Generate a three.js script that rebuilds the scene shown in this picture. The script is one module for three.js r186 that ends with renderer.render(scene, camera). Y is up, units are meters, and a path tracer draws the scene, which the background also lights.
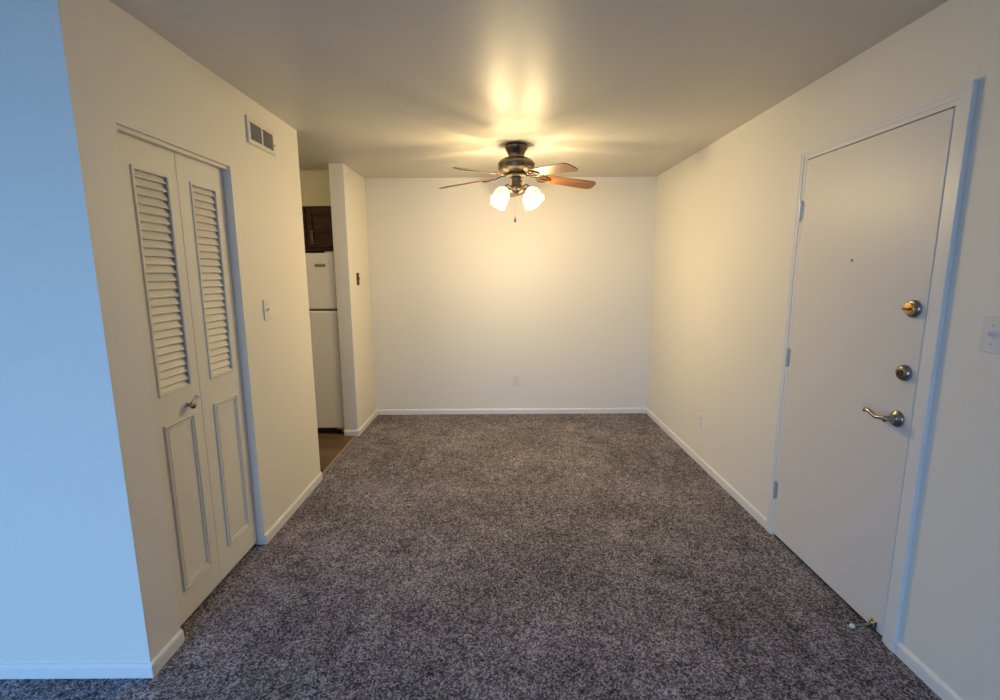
import * as THREE from 'three';
import { RoundedBoxGeometry } from 'three/addons/geometries/RoundedBoxGeometry.js';
import { mergeGeometries } from 'three/addons/utils/BufferGeometryUtils.js';
import { RectAreaLightUniformsLib } from 'three/addons/lights/RectAreaLightUniformsLib.js';

// ------------------------------------------------------------------ camera, sky, daylight, exposure
const scene = new THREE.Scene();
const camera = new THREE.PerspectiveCamera(2 * Math.atan(350 / 478.43) * 180 / Math.PI, 1000 / 700, 0.05, 60);
{
  const pitch = 0.1622, roll = -0.006;
  camera.position.set(0, 1.5128, 0);
  const fw = new THREE.Vector3(0, -Math.sin(pitch), -Math.cos(pitch));
  const rt = new THREE.Vector3(1, 0, 0), up = new THREE.Vector3().crossVectors(rt, fw);
  camera.up.copy(up.multiplyScalar(Math.cos(roll)).addScaledVector(rt, -Math.sin(roll)));
  camera.lookAt(camera.position.clone().add(fw));
}
const renderer = new THREE.WebGLRenderer({ antialias: true });
renderer.toneMapping = THREE.LinearToneMapping;
renderer.toneMappingExposure = 1.0;
renderer.shadowMap.enabled = true;
renderer.shadowMap.type = THREE.PCFSoftShadowMap;
scene.background = new THREE.Color().setRGB(0.25, 0.46, 0.78);   // clear evening sky outside the patio door
RectAreaLightUniformsLib.init();
const WIN = { x0: -3.1, x1: -0.4, y0: 0.03, y1: 2.05, z: 2.2 };   // opening of the patio door behind the camera
const skyLight = new THREE.RectAreaLight(new THREE.Color().setRGB(0.265, 0.53, 1.0), 20.5, 5.0, 2.8);   // the sky beyond that door
skyLight.position.set(-2.1, 2.6, WIN.z + 1.9);
skyLight.lookAt(-2.1, 1.2, -1.6);
scene.add(skyLight);
const LAMP = { color: new THREE.Color().setRGB(1.0, 0.745, 0.37), cd: 0.79, direct: 1.24 };   // each bulb of the ceiling fan: through its glass, and straight out of the shade's mouth

const KITCHEN = { color: new THREE.Color().setRGB(1.0, 0.84, 0.58), cd: 0.95 };   // the kitchen's ceiling lamp

// ------------------------------------------------------------------ helpers
const XL = -1.334, XR = 1.5776, ZB = -4.984, H = 2.44;
const ZC = -1.602, ZCL0 = -1.775, ZCL1 = -2.492, ZA = -3.351, ZW = -4.303;   // near corner, closet opening, end of left wall, front of wing wall
let seed = 12345;
const rnd = () => { seed = (seed * 1664525 + 1013904223) >>> 0; return seed / 4294967296; };
const taken = new Map();
function numbered(n) { const k = taken.get(n) || 0; taken.set(n, k + 1); return k ? `${n}_${String(k).padStart(3, '0')}` : n; }
function uvm(g) {                                    // uv in metres, by the way each face points
  if (g.index) g = g.toNonIndexed();
  const p = g.attributes.position, a = new Float32Array(p.count * 2), n = new THREE.Vector3(), A = new THREE.Vector3(), B = new THREE.Vector3(), C = new THREE.Vector3();
  for (let i = 0; i < p.count; i += 3) {
    A.fromBufferAttribute(p, i); B.fromBufferAttribute(p, i + 1); C.fromBufferAttribute(p, i + 2);
    n.subVectors(B, A).cross(C.clone().sub(A));
    const ax = Math.abs(n.x), ay = Math.abs(n.y), az = Math.abs(n.z);
    for (let k = 0; k < 3; k++) {
      const x = p.getX(i + k), y = p.getY(i + k), z = p.getZ(i + k);
      const [u, v] = ax >= ay && ax >= az ? [z, y] : ay >= az ? [x, z] : [x, y];
      a[2 * (i + k)] = u; a[2 * (i + k) + 1] = v;
    }
  }
  g.setAttribute('uv', new THREE.BufferAttribute(a, 2));
  return g;
}
function bx(x0, x1, y0, y1, z0, z1, r = 0) {
  const w = Math.abs(x1 - x0), h = Math.abs(y1 - y0), d = Math.abs(z1 - z0);
  const g = r > 0 ? new RoundedBoxGeometry(w, h, d, 2, Math.min(r, w / 2.01, h / 2.01, d / 2.01)) : new THREE.BoxGeometry(w, h, d);
  g.translate((x0 + x1) / 2, (y0 + y1) / 2, (z0 + z1) / 2);
  return uvm(g);
}
function merge(list) {
  return mergeGeometries(list.map(g => { const c = g.index ? g.toNonIndexed() : g; for (const k of Object.keys(c.attributes)) if (!['position', 'normal', 'uv'].includes(k)) c.deleteAttribute(k); return c; }));
}
function obj(name, geos, mat, parent = scene) {
  const g = Array.isArray(geos) ? (geos.length > 1 ? merge(geos) : geos[0]) : geos;
  const m = new THREE.Mesh(g, mat);
  m.name = parent === scene ? numbered(name) : name;
  parent.add(m);
  return m;
}
function struct(o, label, category) { o.userData = { kind: 'structure', label, category }; return o; }
function thing(name, label, category, [x, y, z], kind) {
  const o = new THREE.Group(); o.name = numbered(name); o.position.set(x, y, z);
  o.userData = { label, category }; if (kind) o.userData.kind = kind;
  scene.add(o); return o;
}
function lathe(pts, seg = 40) { return new THREE.LatheGeometry(pts.map(p => new THREE.Vector2(p[0], p[1])), seg); }
function tube(pts, r, seg = 24, rad = 8) { return new THREE.TubeGeometry(new THREE.CatmullRomCurve3(pts.map(p => new THREE.Vector3(...p))), seg, r, rad, false); }
function ext(shape, depth, bevel = 0, seg = 2, curve = 12) {
  const o = { depth: depth - 2 * bevel, bevelEnabled: bevel > 0, bevelThickness: bevel, bevelSize: bevel, bevelOffset: -bevel, bevelSegments: seg, curveSegments: curve };
  const g = new THREE.ExtrudeGeometry(shape, o); if (bevel) g.translate(0, 0, bevel); return g;
}
function poly(pts) { const s = new THREE.Shape(); pts.forEach((p, i) => i ? s.lineTo(p[0], p[1]) : s.moveTo(p[0], p[1])); s.closePath(); return s; }
function rect(x0, y0, x1, y1) { return poly([[x0, y0], [x1, y0], [x1, y1], [x0, y1]]); }
function ring(x0, y0, x1, y1, w) { const s = rect(x0, y0, x1, y1); s.holes.push(poly([[x0 + w, y0 + w], [x0 + w, y1 - w], [x1 - w, y1 - w], [x1 - w, y0 + w]])); return s; }
// run a profile (t = away from the wall, h = height) along a straight line from a to b; the wall lies behind t = 0
function run(profile, a, b) {
  const L = Math.hypot(b[0] - a[0], b[1] - a[1]), g = ext(poly(profile), L);
  const ang = Math.atan2(b[0] - a[0], b[1] - a[1]);
  g.rotateY(ang); g.translate(a[0], 0, a[1]);
  return uvm(g);
}

// ------------------------------------------------------------------ procedural textures
function lattice(n, s) { const a = new Float32Array(n * n); let k = s >>> 0; for (let i = 0; i < n * n; i++) { k = (k * 1664525 + 1013904223) >>> 0; a[i] = k / 4294967296; } return a; }
function noiseField(size, freqs, s0) {               // tiling value noise, freqs = [[cells x, cells y, weight], ...]
  const out = new Float32Array(size * size); let tot = 0;
  freqs.forEach(([fx, fy, w], j) => {
    const n = Math.max(fx, fy), L = lattice(n, s0 + j * 7919); tot += w;
    const xs = new Int32Array(size), xf = new Float32Array(size);
    for (let x = 0; x < size; x++) { const u = x / size * fx, i = Math.floor(u), f = u - i; xs[x] = i; xf[x] = f * f * (3 - 2 * f); }
    for (let y = 0; y < size; y++) {
      const v = y / size * fy, j0 = Math.floor(v), fv = v - j0, ty = fv * fv * (3 - 2 * fv), r0 = (j0 % fy) * n, r1 = ((j0 + 1) % fy) * n;
      for (let x = 0; x < size; x++) {
        const i0 = xs[x], i1 = (i0 + 1) % fx, t = xf[x];
        const a = L[r0 + i0] * (1 - t) + L[r0 + i1] * t, b = L[r1 + i0] * (1 - t) + L[r1 + i1] * t;
        out[y * size + x] += w * (a * (1 - ty) + b * ty);
      }
    }
  });
  for (let i = 0; i < out.length; i++) out[i] /= tot;
  return out;
}
function tex(size, f, srgb) {
  const d = new Uint8Array(size * size * 4), c = [0, 0, 0];
  for (let i = 0; i < size * size; i++) { f(i, c); d[4 * i] = Math.max(0, Math.min(255, c[0])); d[4 * i + 1] = Math.max(0, Math.min(255, c[1])); d[4 * i + 2] = Math.max(0, Math.min(255, c[2])); d[4 * i + 3] = 255; }
  const t = new THREE.DataTexture(d, size, size);
  t.wrapS = t.wrapT = THREE.RepeatWrapping; t.magFilter = THREE.LinearFilter; t.minFilter = THREE.LinearMipmapLinearFilter; t.generateMipmaps = true;
  if (srgb) t.colorSpace = THREE.SRGBColorSpace;
  t.needsUpdate = true; return t;
}
const grey = (size, fld, k = 1, b = 0) => tex(size, (i, c) => { c[0] = c[1] = c[2] = 255 * (fld[i] * k + b); });
const rep = (t, metres, mv = metres) => { t.repeat.set(1 / metres, 1 / mv); return t; };

// painted wallboard: roller stipple
const stipple = grey(512, noiseField(512, [[128, 128, 1], [64, 64, 0.8], [24, 24, 0.5], [256, 256, 0.6]], 11));
const wallBump = rep(stipple, 0.55);
// ceiling: lightly textured, with two taped joints across the room (proud lines a millimetre high)
const ceilField = noiseField(1024, [[256, 256, 0.5], [128, 128, 1], [40, 40, 0.8], [10, 10, 0.8]], 21);
const ceilBump = rep(grey(1024, ceilField), 1.3);
// carpet: twisted yarn tufts of several dyed tones
const CS = 2048, CN = 280, CM = 1.9;
const carpet = (() => {
  const cx = new Float32Array(CN * CN), cy = new Float32Array(CN * CN), ca = new Float32Array(CN * CN), tone = new Float32Array(CN * CN), hue = new Float32Array(CN * CN);
  let k = 777; const r = () => { k = (k * 1664525 + 1013904223) >>> 0; return k / 4294967296; };
  for (let i = 0; i < CN * CN; i++) { cx[i] = r(); cy[i] = r(); ca[i] = r() * Math.PI; tone[i] = r(); hue[i] = r(); }
  const col = new Uint8Array(CS * CS), hu = new Uint8Array(CS * CS), hgt = new Float32Array(CS * CS), s = CN / CS;
  for (let y = 0; y < CS; y++) for (let x = 0; x < CS; x++) {
    const u = x * s, v = y * s, iu = Math.floor(u), iv = Math.floor(v); let best = 9, bi = 0;
    for (let b = -1; b <= 1; b++) for (let a = -1; a <= 1; a++) {
      const q = ((iv + b + CN) % CN) * CN + (iu + a + CN) % CN;
      const dx = u - (iu + a + cx[q]), dy = v - (iv + b + cy[q]), ct = Math.cos(ca[q]), st = Math.sin(ca[q]);
      const p = (dx * ct + dy * st) * 0.75, w = (dy * ct - dx * st) * 1.35, d = p * p + w * w;
      if (d < best) { best = d; bi = q; }
    }
    const i = y * CS + x; col[i] = 255 * tone[bi]; hu[i] = 255 * hue[bi]; hgt[i] = Math.max(0, 1 - best * 1.6);
  }
  return { col, hu, hgt };
})();
const carpetClump = noiseField(CS, [[60, 60, 1], [130, 130, 0.7], [14, 14, 0.7], [6, 6, 0.6]], 31);
const carpetMap = rep(tex(CS, (i, c) => {
  const t = carpet.col[i] / 255, h = carpet.hu[i] / 255, k = (carpetClump[i] - 0.5) * 0.75;
  const b = 0.62 + 0.97 * (t - 0.5) + k + 0.3 * (carpet.hgt[i] - 0.6);
  const v = 118 * Math.max(0.22, b + 0.38);
  c[0] = v * (1.0 + 0.07 * (h - 0.5)); c[1] = v * 0.95; c[2] = v * (0.985 - 0.09 * (h - 0.5));
}, true), CM);
const carpetBump = rep(tex(CS, (i, c) => { c[0] = c[1] = c[2] = 255 * (0.75 * carpet.hgt[i] + 0.25 * carpetClump[i]); }), CM);
// wood grain, along u
function wood(base, dark, s0, fx = 5, fy = 90) {
  const f = noiseField(512, [[fx, fy, 1], [fx * 2, fy * 2, 0.6], [3, 9, 0.7]], s0);
  return tex(512, (i, c) => { const t = Math.max(0, Math.min(1, (f[i] - 0.3) * 2.4)); for (let k = 0; k < 3; k++) c[k] = dark[k] + (base[k] - dark[k]) * t; }, true);
}

// ------------------------------------------------------------------ materials
const lin = (r, g, b) => new THREE.Color().setRGB(r, g, b);
const std = (o) => new THREE.MeshStandardMaterial(o);
const phy = (o) => new THREE.MeshPhysicalMaterial(o);
const M = {
  wall: phy({ color: lin(0.80, 0.77, 0.69), roughness: 0.55, bumpMap: wallBump, bumpScale: 0.0007 }),
  ceiling: phy({ color: lin(0.66, 0.635, 0.575), roughness: 0.44, specularIntensity: 1.0, bumpMap: ceilBump, bumpScale: 0.0004 }),
  trim: phy({ color: lin(0.78, 0.77, 0.74), roughness: 0.35 }),
  door: phy({ color: lin(0.73, 0.70, 0.65), roughness: 0.42, bumpMap: wallBump, bumpScale: 0.0002 }),
  closet: phy({ color: lin(0.78, 0.75, 0.67), roughness: 0.55 }),
  carpet: std({ color: 0xffffff, map: carpetMap, roughness: 1, bumpMap: carpetBump, bumpScale: 0.006 }),
  nickel: std({ color: lin(0.32, 0.31, 0.29), roughness: 0.27, metalness: 1 }),
  brass: std({ color: lin(0.72, 0.47, 0.20), roughness: 0.28, metalness: 1 }),
  darkBrass: std({ color: lin(0.26, 0.15, 0.05), roughness: 0.4, metalness: 1 }),
  pewter: std({ color: lin(0.15, 0.125, 0.09), roughness: 0.33, metalness: 1 }),
  darkSlot: std({ color: lin(0.02, 0.018, 0.016), roughness: 0.8 }),
  hinge: std({ color: lin(0.55, 0.55, 0.54), roughness: 0.4, metalness: 0.6 }),
  plate: phy({ color: lin(0.74, 0.71, 0.63), roughness: 0.35 }),
  whitePlate: phy({ color: lin(0.72, 0.71, 0.69), roughness: 0.35 }),
  brownPlate: phy({ color: lin(0.10, 0.06, 0.025), roughness: 0.75, specularIntensity: 0.4 }),
  duct: std({ color: lin(0.12, 0.11, 0.10), roughness: 0.8 }),
  fin: std({ color: lin(0.66, 0.60, 0.50), roughness: 0.5 }),
  fridge: phy({ color: lin(0.86, 0.85, 0.83), roughness: 0.28 }),
  gasket: std({ color: lin(0.10, 0.09, 0.08), roughness: 0.8 }),
  kick: std({ color: lin(0.03, 0.03, 0.03), roughness: 0.6 }),
  badge: std({ color: lin(0.36, 0.31, 0.24), roughness: 0.35, metalness: 0.7 }),
  cabinet: phy({ map: rep(wood([92, 48, 22], [50, 26, 12], 41), 0.5, 0.5), roughness: 0.6, specularIntensity: 0.6 }),
  blade: phy({ map: rep(wood([166, 108, 58], [108, 66, 32], 51, 4, 60), 0.7, 0.35), roughness: 0.38, clearcoat: 0.3, clearcoatRoughness: 0.3 }),
  strip: std({ color: lin(0.30, 0.23, 0.15), roughness: 0.5 }),
  kitchenPaint: phy({ color: lin(0.80, 0.72, 0.45), roughness: 0.55, bumpMap: wallBump, bumpScale: 0.0007 }),
  rubber: phy({ color: lin(0.75, 0.75, 0.73), roughness: 0.6 }),
  frame: phy({ color: lin(0.7, 0.7, 0.7), roughness: 0.4 }),
  glass: phy({ color: 0xffffff, transmission: 1, thickness: 0, roughness: 0.02, ior: 1.5 }),
  shade: phy({ color: lin(0.30, 0.29, 0.26), roughness: 0.5, emissive: LAMP.color.clone().lerp(lin(1, 1, 1), 0.45), emissiveIntensity: 1.05, side: THREE.DoubleSide }),
  bulb: std({ color: lin(0.9, 0.9, 0.85), emissive: LAMP.color.clone().lerp(lin(1, 1, 1), 0.3), emissiveIntensity: 2.5 }),
  dome: phy({ color: lin(0.85, 0.83, 0.78), roughness: 0.5, emissive: lin(1.0, 0.9, 0.72), emissiveIntensity: 1.0 }),
  chain: std({ color: lin(0.5, 0.38, 0.2), roughness: 0.35, metalness: 1 }),
};
const plankMats = [[[118, 96, 72], [82, 62, 44]], [[104, 82, 60], [70, 52, 36]], [[128, 106, 80], [92, 70, 50]]].map(([a, b], i) => std({ map: rep(wood(a, b, 61 + i * 5, 4, 70), 0.9, 0.4), roughness: 0.5 }));

// ------------------------------------------------------------------ the room
const XK = -3.35, XV = -4.3, ZN = WIN.z;   // kitchen's far side, living room's far side, patio door wall
struct(obj('floor', bx(XV - 0.15, XR + 0.2, -0.12, 0, ZB - 0.15, ZN + 0.16), M.carpet), 'speckled grey taupe carpet covering the whole room', 'carpet');
struct(obj('ceiling', bx(XV - 0.15, XR + 0.2, H, H + 0.15, ZB - 0.15, ZN + 0.16), M.ceiling), 'off-white painted ceiling with a soft sheen above the fan', 'ceiling');
struct(obj('wall_back', bx(XK - 0.12, XR + 0.2, 0, H, ZB - 0.13, ZB), M.wall), 'cream back wall behind the ceiling fan', 'wall');
// right wall with a niche for the entry door
const D0 = -1.752, D1 = -2.555, DT = 2.065, XD = 1.565, XCS = 1.560;   // door edges, top, face of door, face of casing
struct(obj('wall_right', [
  bx(XR, XR + 0.06, 0, H, D0 + 0.02, ZN), bx(XR, XR + 0.06, 0, H, ZB, D1 - 0.02), bx(XR, XR + 0.06, DT + 0.02, H, D1 - 0.02, D0 + 0.02), bx(XR + 0.06, XR + 0.18, 0, H, ZB, ZN),
], M.wall), 'cream right wall holding the entry door', 'wall');
// left wall with the closet opening
{
  const g = bx(XL - 0.11, XL, 0, H, ZCL0, ZC, 0), g2 = bx(XL - 0.11, XL, 0, H, ZA, ZCL1), g3 = bx(XL - 0.11, XL, 2.035, H, ZCL1, ZCL0);
  struct(obj('wall_left', [g, g2, g3], M.wall), 'cream left wall around the louvered closet doors', 'wall');
}
struct(obj('wall_wing', bx(XL - 0.128, XL, 0, H, ZB, ZW, 0.004), M.wall), 'short wing wall between the refrigerator and the back wall', 'wall');
struct(obj('wall_front', bx(XV, XL - 0.11, 0, H, ZC - 0.11, ZC), M.wall), 'wall at far left facing the daylight', 'wall');
struct(obj('wall_closet', [bx(-2.05, XL - 0.11, 0, H, -2.62, -2.51), bx(-2.15, -2.05, 0, H, -2.62, ZC - 0.11)], M.wall), 'inside walls of the closet behind the louvered doors', 'wall');
struct(obj('wall_kitchen', [bx(XK - 0.12, XK, 0, H, ZB, -2.62), bx(XK, -2.15, 0, H, -2.74, -2.62)], M.wall), 'far walls of the kitchen beside the refrigerator', 'wall');
struct(obj('wall_living', bx(XV - 0.12, XV, 0, H, ZC - 0.11, ZN), M.wall), 'left wall of the living room behind the camera', 'wall');
struct(obj('wall_patio', [bx(XV, WIN.x0, 0, H, ZN, ZN + 0.15), bx(WIN.x1, XR + 0.18, 0, H, ZN, ZN + 0.15), bx(WIN.x0, WIN.x1, WIN.y1, H, ZN, ZN + 0.15), bx(WIN.x0, WIN.x1, 0, WIN.y0, ZN, ZN + 0.15)], M.wall), 'wall with the patio door behind the camera', 'wall');
struct(obj('wall_soffit', bx(XK, XL - 0.128, 2.125, H, ZB, -4.6), M.kitchenPaint), 'painted soffit above the dark kitchen cabinet', 'soffit');
// patio door behind the camera: the daylight's way in
{
  const g = thing('window_1', 'sliding glass patio door behind the camera', 'window', [(WIN.x0 + WIN.x1) / 2, WIN.y0, ZN + 0.08], 'structure');
  const w = WIN.x1 - WIN.x0, h = WIN.y1 - WIN.y0;
  const fr = ext(ring(-w / 2, 0, w / 2, h, 0.05), 0.08, 0.004); fr.translate(0, 0, -0.04); obj('window_frame', uvm(fr), M.frame, g);
  for (const s of [-1, 1]) {
    const x0 = s < 0 ? -w / 2 + 0.05 : -0.02, x1 = s < 0 ? 0.02 : w / 2 - 0.05;
    const sash = ext(ring(x0, 0.05, x1, h - 0.05, 0.04), 0.025, 0.003); sash.translate(0, 0, s < 0 ? -0.027 : 0.002);
    const m = obj('sash', uvm(sash), M.frame, g);
    const p = new THREE.PlaneGeometry(x1 - x0 - 0.08, h - 0.18); p.translate((x0 + x1) / 2, h / 2, s < 0 ? -0.015 : 0.014); obj('pane', p, M.glass, m);
  }
}

// baseboards
const BP = [[-0.002, 0], [0.012, 0], [0.012, 0.042], [0.010, 0.050], [0.005, 0.056], [-0.002, 0.057]];
const bb = (n, segs, label) => struct(obj(n, segs.map(([a, b]) => run(BP, b, a)), M.trim), label, 'baseboard');
bb('baseboard_back', [[[XL, ZB], [XR, ZB]]], 'white baseboard along the back wall');
bb('baseboard_right', [[[XR, ZN], [XR, D0 + 0.062]], [[XR, D1 - 0.062], [XR, ZB]]].map(([a, b]) => [b, a]), 'white baseboard along the right wall on both sides of the door');
bb('baseboard_left', [[[XL, ZC], [XL, ZCL0]], [[XL, ZCL1], [XL, ZA]]], 'painted baseboard along the left wall on both sides of the closet');
bb('baseboard_wing', [[[XL - 0.128, ZW], [XL + 0.012, ZW]], [[XL, ZW], [XL, ZB]]], 'painted baseboard around the short wing wall');
bb('baseboard_front', [[[XV, ZC], [XL + 0.012, ZC]]], 'white baseboard under the daylit wall at far left');

// kitchen floor: planks, and the strip where the carpet ends
{
  const g = thing('floor_kitchen', 'brown wood plank kitchen floor in front of the refrigerator', 'floor', [0, 0, 0], 'structure');
  let z = -2.74, row = 0;
  while (z > ZB + 0.01) {
    const z1 = Math.max(z - 0.152, ZB), cut = [-1.345, -1.345 - 0.45 - 0.5 * ((row * 0.37) % 1), -2.3 - 0.4 * ((row * 0.61) % 1), XK];
    for (let k = 0; k < 3; k++) {
      const xa = k === 0 && z > ZA ? XL - 0.11 : cut[k];
      const xb = cut[k + 1]; if (xa - xb < 0.05) continue;
      obj('plank', bx(xb + 0.001, xa - 0.001, 0, 0.006, z1 + 0.001, z - 0.001, 0.0012), plankMats[(row * 2 + k) % 3], g);
    }
    z = z1; row++;
  }
}
struct(obj('trim_1', bx(-1.366, -1.345, 0, 0.009, ZW + 0.012, ZA, 0.003), M.strip), 'thin tan transition strip between the carpet and the kitchen planks', 'trim');

// ------------------------------------------------------------------ entry door (right wall)
{
  const zc = (D0 + D1) / 2;
  // casing: a stepped moulding, 57 mm wide, standing 35 mm off the wall
  const g = thing('trim_2', 'white moulded casing around the entry door', 'door casing', [XR, 0, zc], 'structure');
  const half = (D0 - D1) / 2, w = 0.062, T = XR - XCS;
  const face = (o0, o1, t0, t1, name) => {             // a U-shaped band: from o0 to o1 outward of the opening, from t0 to t1 off the wall
    const s = poly([[-half - o1, 0], [-half - o0, 0], [-half - o0, DT + o0], [half + o0, DT + o0], [half + o0, 0], [half + o1, 0], [half + o1, DT + o1], [-half - o1, DT + o1]]);
    const e = ext(s, t1 - t0, 0.0025, 2); e.rotateY(-Math.PI / 2); e.translate(-t0, 0, 0);
    return obj(name, uvm(e), M.trim, g);
  };
  face(0, 0.022, -0.058, T - 0.006, 'inner_band');
  face(0.018, 0.040, 0, T - 0.002, 'middle_band');
  face(0.036, w, 0, T, 'outer_band');
  const d = thing('door_1', 'flat cream entry door with two deadbolts and a lever handle', 'door', [XD, 0, zc], 'structure');
  const L = half - 0.003;
  obj('door_leaf', bx(0, 0.044, 0.022, DT - 0.004, -L, L, 0.002), M.door, d);
  obj('sweep', bx(0.012, 0.034, 0.004, 0.022, -L, L), M.darkSlot, d);
  for (const y of [1.812, 1.046, 0.280]) {              // hinges on the far edge
    const k = new THREE.CylinderGeometry(0.0075, 0.0075, 0.09, 14); k.translate(-0.006, y, -half - 0.001);
    const h = obj('hinge', merge([k, bx(-0.004, 0.002, y - 0.044, y + 0.044, -half - 0.016, -half + 0.014, 0.001)]), M.hinge, d);
    const tip = new THREE.SphereGeometry(0.006, 12, 8); tip.translate(-0.006, y + 0.047, -half - 0.001);
    const tip2 = tip.clone(); tip2.translate(0, -0.094, 0); obj('hinge_pin', merge([tip, tip2]), M.hinge, h);
  }
  const disc = (pts, y, z) => { const c = lathe(pts, 32); c.rotateZ(Math.PI / 2); c.translate(0, y, z); return c; };   // lathe axis points into the room
  const zz = z => z - zc;
  // peephole
  const pe = obj('peephole', disc([[0, 0.004], [0.0055, 0.0045], [0.0075, 0.003], [0.008, 0]].reverse(), 1.554, zz(-2.157)), M.brass, d);
  obj('lens', disc([[0, 0.0052], [0.004, 0.0049], [0.0045, 0.004]].reverse(), 1.554, zz(-2.157)), M.darkSlot, pe);
  // upper deadbolt: chrome rose, brass cylinder face with a thumb turn
  {
    const y = 1.365, z = zz(-1.806);
    const r = obj('upper_deadbolt', disc([[0.034, 0], [0.034, 0.006], [0.030, 0.012], [0.024, 0.015], [0.0, 0.0155]], y, z), M.nickel, d);
    obj('brass_face', disc([[0.0235, 0.0145], [0.0235, 0.022], [0.020, 0.025], [0, 0.0255]], y, z), M.brass, r);
    obj('thumb_turn', bx(-0.036, -0.023, y - 0.005, y + 0.005, z - 0.018, z + 0.018, 0.004), M.darkBrass, r);
  }
  {
    const y = 1.118, z = zz(-1.808);
    const r = obj('lower_deadbolt', disc([[0.032, 0], [0.032, 0.008], [0.027, 0.016], [0.019, 0.021], [0, 0.022]], y, z), M.nickel, d);
    obj('key_cylinder', disc([[0.014, 0.020], [0.014, 0.026], [0.012, 0.028], [0, 0.028]], y, z), M.pewter, r);
    obj('keyhole', bx(-0.0295, -0.027, y - 0.006, y + 0.006, z - 0.0014, z + 0.0014), M.darkSlot, r);
  }
  {
    const y = 0.932, z = zz(-1.815);
    const r = obj('lever_handle', disc([[0.033, 0], [0.033, 0.006], [0.030, 0.011], [0.020, 0.015], [0.012, 0.022], [0.0115, 0.046], [0.013, 0.052], [0.010, 0.058], [0, 0.059]], y, z), M.nickel, d);
    const pts = [[-0.050, y, z], [-0.051, y - 0.001, z - 0.020], [-0.052, y - 0.004, z - 0.042], [-0.052, y, z - 0.060], [-0.051, y + 0.007, z - 0.078], [-0.050, y + 0.009, z - 0.096], [-0.049, y + 0.006, z - 0.107]];
    const t = tube(pts, 0.0085, 40, 12);
    const cap = new THREE.SphereGeometry(0.0088, 14, 10); cap.translate(...pts[6]);
    obj('lever', merge([t, cap]), M.nickel, r);
  }
  // kick-down door stop at the bottom corner
  {
    const z = zz(-1.795), y = 0.045;
    const b = obj('door_stop', merge([bx(-0.006, 0, y - 0.02, y + 0.018, z - 0.014, z + 0.014, 0.002), bx(-0.018, -0.004, y - 0.010, y + 0.010, z - 0.011, z + 0.011, 0.003)]), M.nickel, d);
    obj('stop_arm', tube([[-0.012, y, z], [-0.03, y - 0.002, z], [-0.065, y - 0.006, z + 0.001], [-0.092, y - 0.008, z + 0.002]], 0.0045, 16, 10), M.nickel, b);
    const tp = new THREE.SphereGeometry(0.0095, 16, 12); tp.scale(1.2, 1, 1); tp.translate(-0.095, y - 0.008, z + 0.002); obj('rubber_tip', tp, M.rubber, b);
  }
}

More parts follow.
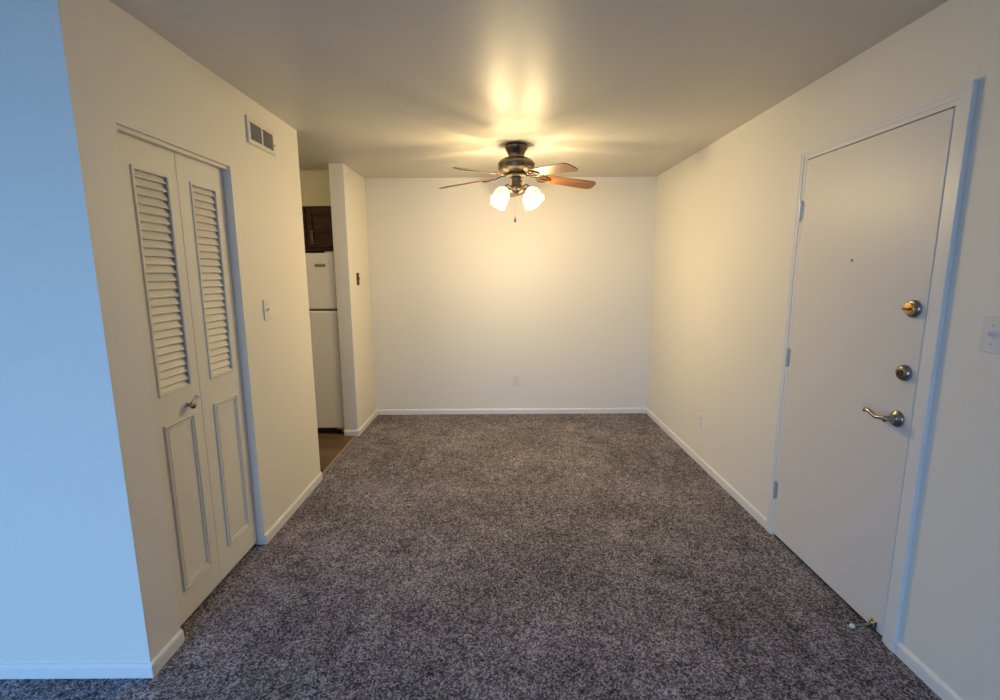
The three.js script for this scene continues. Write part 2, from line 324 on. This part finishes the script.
// ------------------------------------------------------------------ bifold closet doors (left wall)
{
  const g = thing('door_2', 'cream bifold closet doors with louvers above and panels below', 'door', [XL, 0, ZCL0], 'structure');
  const W = (ZCL0 - ZCL1 - 0.008) / 2, face = -0.040, T = 0.030, y0 = 0.022, y1 = 2.022;
  // local: x = 0 is the wall face, -z runs deeper into the picture
  obj('track', bx(-0.036, -0.012, 2.0185, 2.0345, -(ZCL0 - ZCL1) + 0.001, -0.001, 0.002), M.closet, g);
  const slatGeo = (len) => { const s = poly([[-0.0035, -0.019], [0.0015, -0.0195], [0.0035, -0.0175], [0.0035, 0.018], [0.001, 0.0195], [-0.0035, 0.018]]); const e = ext(s, len); e.translate(0, 0, -len / 2); return uvm(e); };
  const toLeaf = (e) => { e.rotateY(Math.PI / 2); return e; };   // (u, y, depth) -> depth into +x, u into -z
  for (let k = 0; k < 2; k++) {
    const z0 = -0.003 - k * (W + 0.002);
    const lo = 0.095, u0 = k ? 0.085 : 0.095, u1 = k ? W - 0.075 : W - 0.058, la = 1.022, lb = 1.912;
    const s = rect(0, y0, W, y1);
    s.holes.push(poly([[u0, la], [u0, lb], [u1, lb], [u1, la]]));
    const e = toLeaf(ext(s, T, 0.0025, 2)); e.translate(face - T, 0, z0);
    const leaf = obj('leaf', uvm(e), M.closet, g);
    const fr = toLeaf(ext(ring(u0 - 0.004, la - 0.004, u1 + 0.004, lb + 0.004, 0.013), 0.010, 0.003, 2)); fr.translate(face - 0.004, 0, z0); obj('louver_frame', uvm(fr), M.closet, leaf);
    const n = 27, len = u1 - u0 - 0.001, sg = slatGeo(len); sg.rotateZ(0.44);
    for (let i = 0; i < n; i++) {
      const m = obj('slat', sg, M.closet, leaf);
      m.position.set(face - 0.0115, la + (i + 0.5) * (lb - la) / n, z0 - (u0 + u1) / 2);
    }
    const pu0 = k ? 0.083 : 0.098, pu1 = k ? W - 0.072 : W - 0.062, pa = 0.155, pb = 0.898;
    const pf = toLeaf(ext(ring(pu0, pa, pu1, pb, 0.011), 0.010, 0.004, 3)); pf.translate(face - 0.001, 0, z0); obj('panel_moulding', uvm(pf), M.closet, leaf);
    const pg = toLeaf(ext(ring(pu0 + 0.016, pa + 0.016, pu1 - 0.016, pb - 0.016, 0.007), 0.008, 0.003, 3)); pg.translate(face - 0.001, 0, z0); obj('panel_bead', uvm(pg), M.closet, leaf);
    if (k === 0) {
      const kn = lathe([[0.010, 0], [0.008, 0.006], [0.007, 0.014], [0.015, 0.020], [0.0185, 0.027], [0.016, 0.033], [0, 0.0355]], 28); kn.rotateZ(-Math.PI / 2); kn.translate(face, 0.945, -2.032 - ZCL0);
      obj('knob', kn, M.nickel, leaf).userData.label = 'round grey metal knob';
      const k2 = lathe([[0.007, 0], [0.005, 0.006], [0.009, 0.010], [0.009, 0.016], [0, 0.018]], 20); k2.rotateZ(-Math.PI / 2); k2.translate(face, 0.967, -2.098 - ZCL0);
      obj('small_pull', k2, M.plate, leaf);
    }
  }
  obj('floor_pivot', bx(-0.075, -0.045, 0.0, 0.022, -0.04, -0.004, 0.002), M.hinge, g);
}

// ------------------------------------------------------------------ air vent, switches, outlets
{
  const w = 0.312, h = 0.138, g = thing('air_vent', 'beige rectangular air vent with vertical fins high on the left wall', 'air vent', [XL, 2.266, -2.838]);
  // local: +x out of the wall, y up, z along the wall
  const s = rect(-w / 2, -h / 2, w / 2, h / 2);
  const a0 = -0.129, a1 = -0.009, b0 = 0.009, b1 = 0.129, c0 = -0.044, c1 = 0.044;
  for (const [p, q] of [[-b1, -b0], [-a1, -a0]]) s.holes.push(poly([[p, c0], [p, c1], [q, c1], [q, c0]]));
  const e = ext(s, 0.011, 0.0035, 2); e.rotateY(Math.PI / 2); obj('vent_frame', uvm(e), M.plate, g);
  obj('duct', bx(0.0004, 0.0014, c0 - 0.004, c1 + 0.004, -0.135, 0.135), M.duct, g);
  for (const [p, q] of [[a0, a1], [b0, b1]]) for (let i = 0; i < 9; i++) {
    const f = bx(-0.004, 0.004, c0, c1, -0.0008, 0.0008); f.rotateY(0.5);
    const m = obj('fin', f, M.fin, g); m.position.set(0.0070, 0, p + (i + 0.5) * (q - p) / 9);
  }
  obj('damper_lever', bx(0.008, 0.020, -0.018, -0.010, -0.143, -0.136, 0.002), M.plate, g);
  for (const z of [-0.145, 0.145]) { const c = lathe([[0, 0.0015], [0.003, 0.001], [0.0035, 0]].reverse(), 12); c.rotateZ(-Math.PI / 2); c.translate(0.011, 0, z); obj('screw', c, M.hinge, g); }
}
function plateThing(name, label, category, pos, turn, kind, mat, mat2) {
  const g = thing(name, label, category, pos); g.rotation.y = turn;   // local: +z out of the wall
  const e = ext(rect(-0.035, -0.0575, 0.035, 0.0575), 0.007, 0.003, 2); obj('cover_plate', uvm(e), mat, g);
  if (kind === 'switch') {
    obj('toggle_frame', bx(-0.006, 0.006, -0.0135, 0.0135, 0.0068, 0.0085, 0.0006), mat2, g);
    const t = bx(-0.0045, 0.0045, -0.005, 0.005, -0.002, 0.016, 0.002); t.rotateX(-0.5); t.translate(0, 0.001, 0.008); obj('toggle', t, mat2, g);
    for (const y of [-0.030, 0.030]) { const c = lathe([[0.0035, 0], [0.003, 0.0012], [0, 0.0015]], 12); c.rotateX(Math.PI / 2); c.translate(0, y, 0.007); obj('screw', c, M.hinge, g); }
  } else {
    for (const y of [-0.0195, 0.0195]) {
      const r = ext((() => { const q = new THREE.Shape(); q.absarc(0, 0, 0.0165, 0, Math.PI * 2); return q; })(), 0.003, 0.001, 2, 20); r.scale(1, 0.84, 1); r.translate(0, y, 0.0062);
      const m = obj('receptacle', uvm(r), mat2, g);
      for (const [x, hh] of [[-0.0062, 0.0075], [0.0062, 0.0062]]) obj('slot', bx(x - 0.0011, x + 0.0011, y + 0.002 - hh / 2, y + 0.002 + hh / 2, 0.0085, 0.0096), M.darkSlot, m);
      const gr = new THREE.CylinderGeometry(0.0023, 0.0023, 0.001, 10); gr.rotateX(Math.PI / 2); gr.translate(0, y - 0.0075, 0.0091); obj('ground_hole', gr, M.darkSlot, m);
    }
    const c = lathe([[0.003, 0], [0.0027, 0.001], [0, 0.0013]], 12); c.rotateX(Math.PI / 2); c.translate(0, 0, 0.007); obj('screw', c, M.hinge, g);
  }
  return g;
}
plateThing('light_switch', 'cream toggle light switch on the left wall beside the closet', 'light switch', [XL, 1.305, -2.735], Math.PI / 2, 'switch', M.plate, M.plate);
plateThing('light_switch', 'white toggle light switch on the right wall near the door casing', 'light switch', [XR, 1.304, -1.514], -Math.PI / 2, 'switch', M.whitePlate, M.whitePlate);
plateThing('light_switch', 'dark brown switch plate on the short wing wall', 'light switch', [XL, 1.453, -4.546], Math.PI / 2, 'switch', M.brownPlate, M.brownPlate);
plateThing('wall_outlet', 'cream outlet low on the back wall', 'outlet', [0.17, 0.362, ZB], 0, 'outlet', M.plate, M.plate);
plateThing('wall_outlet', 'painted-over outlet low on the right wall', 'outlet', [XR, 0.338, -3.645], -Math.PI / 2, 'outlet', M.wall, M.wall);

// ------------------------------------------------------------------ refrigerator and cabinet in the kitchen
{
  const w = 0.74, x1 = XL - 0.128 - 0.006, g = thing('refrigerator', 'white top-freezer refrigerator standing beside the wing wall', 'refrigerator', [x1 - w / 2, 0.006, ZB + 0.02]);
  const zf = -4.323 - ZB - 0.02, db = zf - 0.065, X = w / 2;      // local: front face at z = zf
  obj('cabinet_body', bx(-X, X, 0.06, 1.675, 0, db - 0.012, 0.006), M.fridge, g);
  obj('gasket', bx(-X + 0.012, X - 0.012, 0.07, 1.66, db - 0.012, db), M.gasket, g);
  const fd = obj('freezer_door', bx(-X, X, 1.181, 1.680, db, zf, 0.016), M.fridge, g);
  const rd = obj('refrigerator_door', bx(-X, X, 0.062, 1.166, db, zf, 0.016), M.fridge, g);
  const handle = (a, b, par) => obj('handle', merge([bx(-X + 0.03, -X + 0.06, a, b, zf + 0.025, zf + 0.045, 0.008), bx(-X + 0.033, -X + 0.057, a + 0.005, a + 0.04, zf - 0.005, zf + 0.03, 0.004), bx(-X + 0.033, -X + 0.057, b - 0.04, b - 0.005, zf - 0.005, zf + 0.03, 0.004)]), M.fridge, par);
  handle(1.20, 1.48, fd); handle(0.70, 1.15, rd);
  obj('nameplate', bx(X - 0.176, X - 0.080, 1.558, 1.585, zf - 0.002, zf + 0.003, 0.0012), M.badge, fd);
  const kg = obj('kick_grille', bx(-X + 0.01, X - 0.01, 0.004, 0.056, db - 0.03, zf - 0.045), M.kick, g);
  for (let i = 0; i < 4; i++) obj('grille_slat', bx(-X + 0.02, X - 0.02, 0.010 + i * 0.011, 0.0145 + i * 0.011, zf - 0.045, zf - 0.040), M.kick, kg);
  obj('lower_hinge', merge([bx(X - 0.075, X - 0.008, 0.048, 0.058, zf - 0.06, zf - 0.012, 0.002), bx(X - 0.035, X - 0.010, 0.012, 0.05, zf - 0.055, zf - 0.035, 0.002)]), M.hinge, g);
  obj('top_hinge', bx(X - 0.09, X - 0.01, 1.680, 1.693, db - 0.05, zf - 0.02, 0.004), M.fridge, g);
}
{
  const x1 = XL - 0.130, x0 = x1 - 0.78, g = thing('kitchen_cabinet', 'dark brown wooden wall cabinet above the refrigerator', 'cabinet', [(x0 + x1) / 2, 1.716, ZB]);
  const w = 0.78, X = w / 2, hC = 0.408, zf = 0.362;
  obj('cabinet_box', bx(-X, X, 0, hC, 0, zf, 0.002), M.cabinet, g);
  for (let k = 0; k < 2; k++) {
    const b = X - 0.012 - k * 0.335, a = b - 0.325;
    const dr = obj('cabinet_door', (() => { const e = ext(ring(a, 0.035, b, hC - 0.02, 0.052), 0.020, 0.003, 2); e.translate(0, 0, zf); return uvm(e); })(), M.cabinet, g);
    obj('door_panel', bx(a + 0.05, b - 0.05, 0.085, hC - 0.07, zf, zf + 0.009, 0.002), M.cabinet, dr);
    const hx = a + 0.045;
    obj('cabinet_pull', merge([tube([[hx, 0.08, zf + 0.02], [hx, 0.09, zf + 0.042], [hx, 0.125, zf + 0.048], [hx, 0.16, zf + 0.042], [hx, 0.17, zf + 0.02]], 0.005, 20, 8), bx(hx - 0.012, hx + 0.012, 0.065, 0.185, zf + 0.019, zf + 0.022, 0.001)]), M.pewter, dr);
  }
}

// flush dome lamp of the kitchen, round the corner from the camera: it brightens the refrigerator and the soffit
{
  const g = thing('kitchen_lamp', 'round flush dome lamp on the kitchen ceiling round the corner', 'lamp', [-2.55, H, -3.25]);
  obj('lamp_base', lathe([[0, 0], [0.15, 0], [0.152, -0.012], [0.146, -0.022], [0, -0.022]].reverse(), 40), M.frame, g);
  obj('lamp_dome', lathe([[0.14, -0.02], [0.136, -0.045], [0.115, -0.070], [0.075, -0.088], [0.03, -0.096], [0, -0.097]].reverse(), 40), M.dome, g);
  const pl = new THREE.PointLight(KITCHEN.color, KITCHEN.cd, 0, 2); pl.position.set(0, -0.06, 0); pl.shadow.radius = 4; pl.castShadow = true; pl.shadow.bias = -0.002; pl.name = 'dome_light'; g.add(pl);
}

// ------------------------------------------------------------------ ceiling fan with four lamps
{
  const g = thing('ceiling_fan', 'five-blade ceiling fan with wooden blades, pewter motor and glowing glass shades', 'ceiling fan', [0.13, H, -3.75]);
  const y = v => v - H;
  obj('canopy', lathe([[0.0, y(2.44)], [0.084, y(2.44)], [0.086, y(2.425)], [0.080, y(2.405)], [0.066, y(2.385)], [0.060, y(2.368)], [0.058, y(2.352)], [0.066, y(2.346)], [0.0, y(2.344)]].reverse(), 48), M.pewter, g);
  const motor = obj('motor_housing', lathe([[0.0, y(2.348)], [0.070, y(2.348)], [0.096, y(2.342)], [0.120, y(2.330)], [0.133, y(2.314)], [0.135, y(2.300)], [0.135, y(2.270)], [0.130, y(2.260)], [0.110, y(2.252)], [0.085, y(2.240)], [0.070, y(2.232)], [0, y(2.230)]].reverse(), 56), M.pewter, g);
  const band = new THREE.TorusGeometry(0.135, 0.004, 10, 56); band.rotateX(Math.PI / 2); const band2 = band.clone(); band.translate(0, y(2.302), 0); band2.translate(0, y(2.270), 0); obj('trim_ring', merge([band, band2]), M.pewter, motor);
  obj('flywheel', lathe([[0, y(2.232)], [0.078, y(2.232)], [0.080, y(2.226)], [0.080, y(2.216)], [0.060, y(2.210)], [0, y(2.210)]].reverse(), 40), M.pewter, g);
  const sw = obj('switch_housing', lathe([[0, y(2.212)], [0.036, y(2.212)], [0.038, y(2.200)], [0.034, y(2.190)], [0.034, y(2.160)], [0.046, y(2.148)], [0.050, y(2.136)], [0.050, y(2.118)], [0.042, y(2.106)], [0.020, y(2.098)], [0.010, y(2.090)], [0, y(2.088)]].reverse(), 40), M.pewter, g);
  // blades
  const R0 = 0.20, R1 = 0.640, wi = 0.052, wo = 0.066;
  const bs = new THREE.Shape();
  bs.moveTo(R0, -wi + 0.012); bs.quadraticCurveTo(R0, -wi, R0 + 0.02, -wi); bs.lineTo(R1 - 0.05, -wo); bs.quadraticCurveTo(R1 - 0.005, -wo, R1, -wo + 0.045); bs.lineTo(R1, wo - 0.045); bs.quadraticCurveTo(R1 - 0.005, wo, R1 - 0.05, wo); bs.lineTo(R0 + 0.02, wi); bs.quadraticCurveTo(R0, wi, R0, wi - 0.012);
  const bladeGeo = ext(bs, 0.006, 0.0015, 2, 10); bladeGeo.rotateX(-Math.PI / 2); const bladeG = uvm(bladeGeo);
  for (let k = 0; k < 5; k++) {
    const th = THREE.MathUtils.degToRad(129 - 72 * k);           // measured in (x, z), z toward the camera
    const e = new THREE.Euler(-0.27, -th, -0.085, 'YZX');
    const bl = obj('blade', bladeG, M.blade, g); bl.position.set(0, y(2.226), 0); bl.rotation.copy(e);
    // blade iron: an open scrolled bracket under the blade
    const parts = [tube([[0.066, 0.010, 0], [0.10, 0.008, 0], [0.135, 0.002, 0], [0.165, -0.006, 0]], 0.0075, 16, 8)];
    for (const s of [-1, 1]) parts.push(tube([[0.155, -0.006, 0], [0.175, -0.007, s * 0.026], [0.205, -0.006, s * 0.040], [0.240, -0.005, s * 0.034], [0.258, -0.005, s * 0.012], [0.262, -0.005, 0]], 0.0055, 24, 8));
    parts.push(tube([[0.165, -0.006, 0], [0.20, -0.005, 0], [0.27, -0.005, 0]], 0.005, 12, 8));
    for (const [a, b] of [[0.225, 0.034], [0.225, -0.034], [0.268, 0]]) { const c = lathe([[0.010, 0], [0.010, -0.005], [0.006, -0.009], [0, -0.0095]].reverse(), 14); c.translate(a, -0.002, b); parts.push(c); }
    obj('blade_bracket', merge(parts), M.pewter, bl);
  }
  // light kit: four arms, each with a socket, a tulip shade, a bulb and its light
  const shadeGeo = (() => {
    const P = [[0.020, 0.0], [0.026, -0.006], [0.040, -0.020], [0.053, -0.040], [0.059, -0.062], [0.059, -0.082], [0.056, -0.098], [0.058, -0.110], [0.064, -0.120]];
    const c = lathe(P, 48), p = c.attributes.position;
    for (let i = 0; i < p.count; i++) {
      const yy = p.getY(i), a = Math.atan2(p.getZ(i), p.getX(i)), f = Math.max(0, -yy - 0.03) / 0.09;
      const r = 1 + 0.035 * f * Math.cos(8 * a); p.setX(i, p.getX(i) * r); p.setZ(i, p.getZ(i) * r); p.setY(i, yy + 0.005 * f * f * Math.cos(8 * a));
    }
    c.computeVertexNormals(); return c;
  })();
  const bulbGeo = lathe([[0.010, -0.022], [0.013, -0.034], [0.022, -0.052], [0.026, -0.070], [0.020, -0.086], [0.008, -0.094], [0, -0.095]].reverse(), 24);
  for (let k = 0; k < 4; k++) {
    const a = THREE.MathUtils.degToRad(45 + 90 * k - 2), tilt = 0.62;
    const lamp = new THREE.Group(); lamp.name = 'lamp_arm'; lamp.rotation.y = -a; g.add(lamp);
    // in the arm's own axes x points outward
    const hx = 0.126, hy = y(2.118);
    obj('arm', tube([[0.040, y(2.126), 0], [0.070, y(2.136), 0], [0.100, y(2.144), 0], [hx - 0.006, hy + 0.012, 0]], 0.0075, 18, 10), M.pewter, lamp);
    const put = (m) => { m.position.set(hx, hy, 0); m.rotation.z = tilt; return m; };
    put(obj('socket', lathe([[0, 0.016], [0.014, 0.014], [0.020, 0.006], [0.023, -0.004], [0.023, -0.016], [0.0, -0.018]].reverse(), 24), M.pewter, lamp));
    put(obj('lamp_shade', shadeGeo, M.shade, lamp));
    put(obj('light_bulb', bulbGeo, M.bulb, lamp));
    const pl = new THREE.PointLight(LAMP.color, LAMP.cd, 0, 2);
    pl.position.set(hx + Math.sin(tilt) * 0.068, hy - Math.cos(tilt) * 0.068, 0); pl.shadow.radius = 1.6; pl.castShadow = true; pl.shadow.bias = -0.002;
    pl.name = 'bulb_light'; lamp.add(pl);
    // the bare light leaving through the mouth of the shade
    const sp = new THREE.SpotLight(LAMP.color, LAMP.direct, 0, 1.25, 0.75, 2);
    sp.position.set(hx + Math.sin(tilt) * 0.09, hy - Math.cos(tilt) * 0.09, 0); sp.target.position.set(hx + Math.sin(tilt), hy - Math.cos(tilt), 0);
    sp.shadow.radius = 1.6; sp.castShadow = true; sp.shadow.bias = -0.002; sp.name = 'mouth_light'; lamp.add(sp, sp.target);
  }
  // pull chains
  for (const [x, z, len, fob] of [[-0.010, 0.034, 0.185, true]]) {
    const beads = []; const top = y(2.106);
    for (let s = 0; s < len; s += 0.0052) { const b = new THREE.SphereGeometry(0.0019, 6, 4); b.translate(x, top - s, z); beads.push(b); }
    const c = obj('pull_chain', merge(beads), M.chain, g);
    const f = lathe([[0, 0], [0.003, -0.001], [0.004, -0.006], [0.0075, -0.022], [0.0085, -0.032], [0.006, -0.040], [0, -0.043]].reverse(), 16); f.translate(x, top - len, z);
    obj('chain_fob', f, M.pewter, c);
  }
}

scene.traverse(o => { if (o.isMesh) { o.castShadow = true; o.receiveShadow = true; } });
renderer.render(scene, camera);
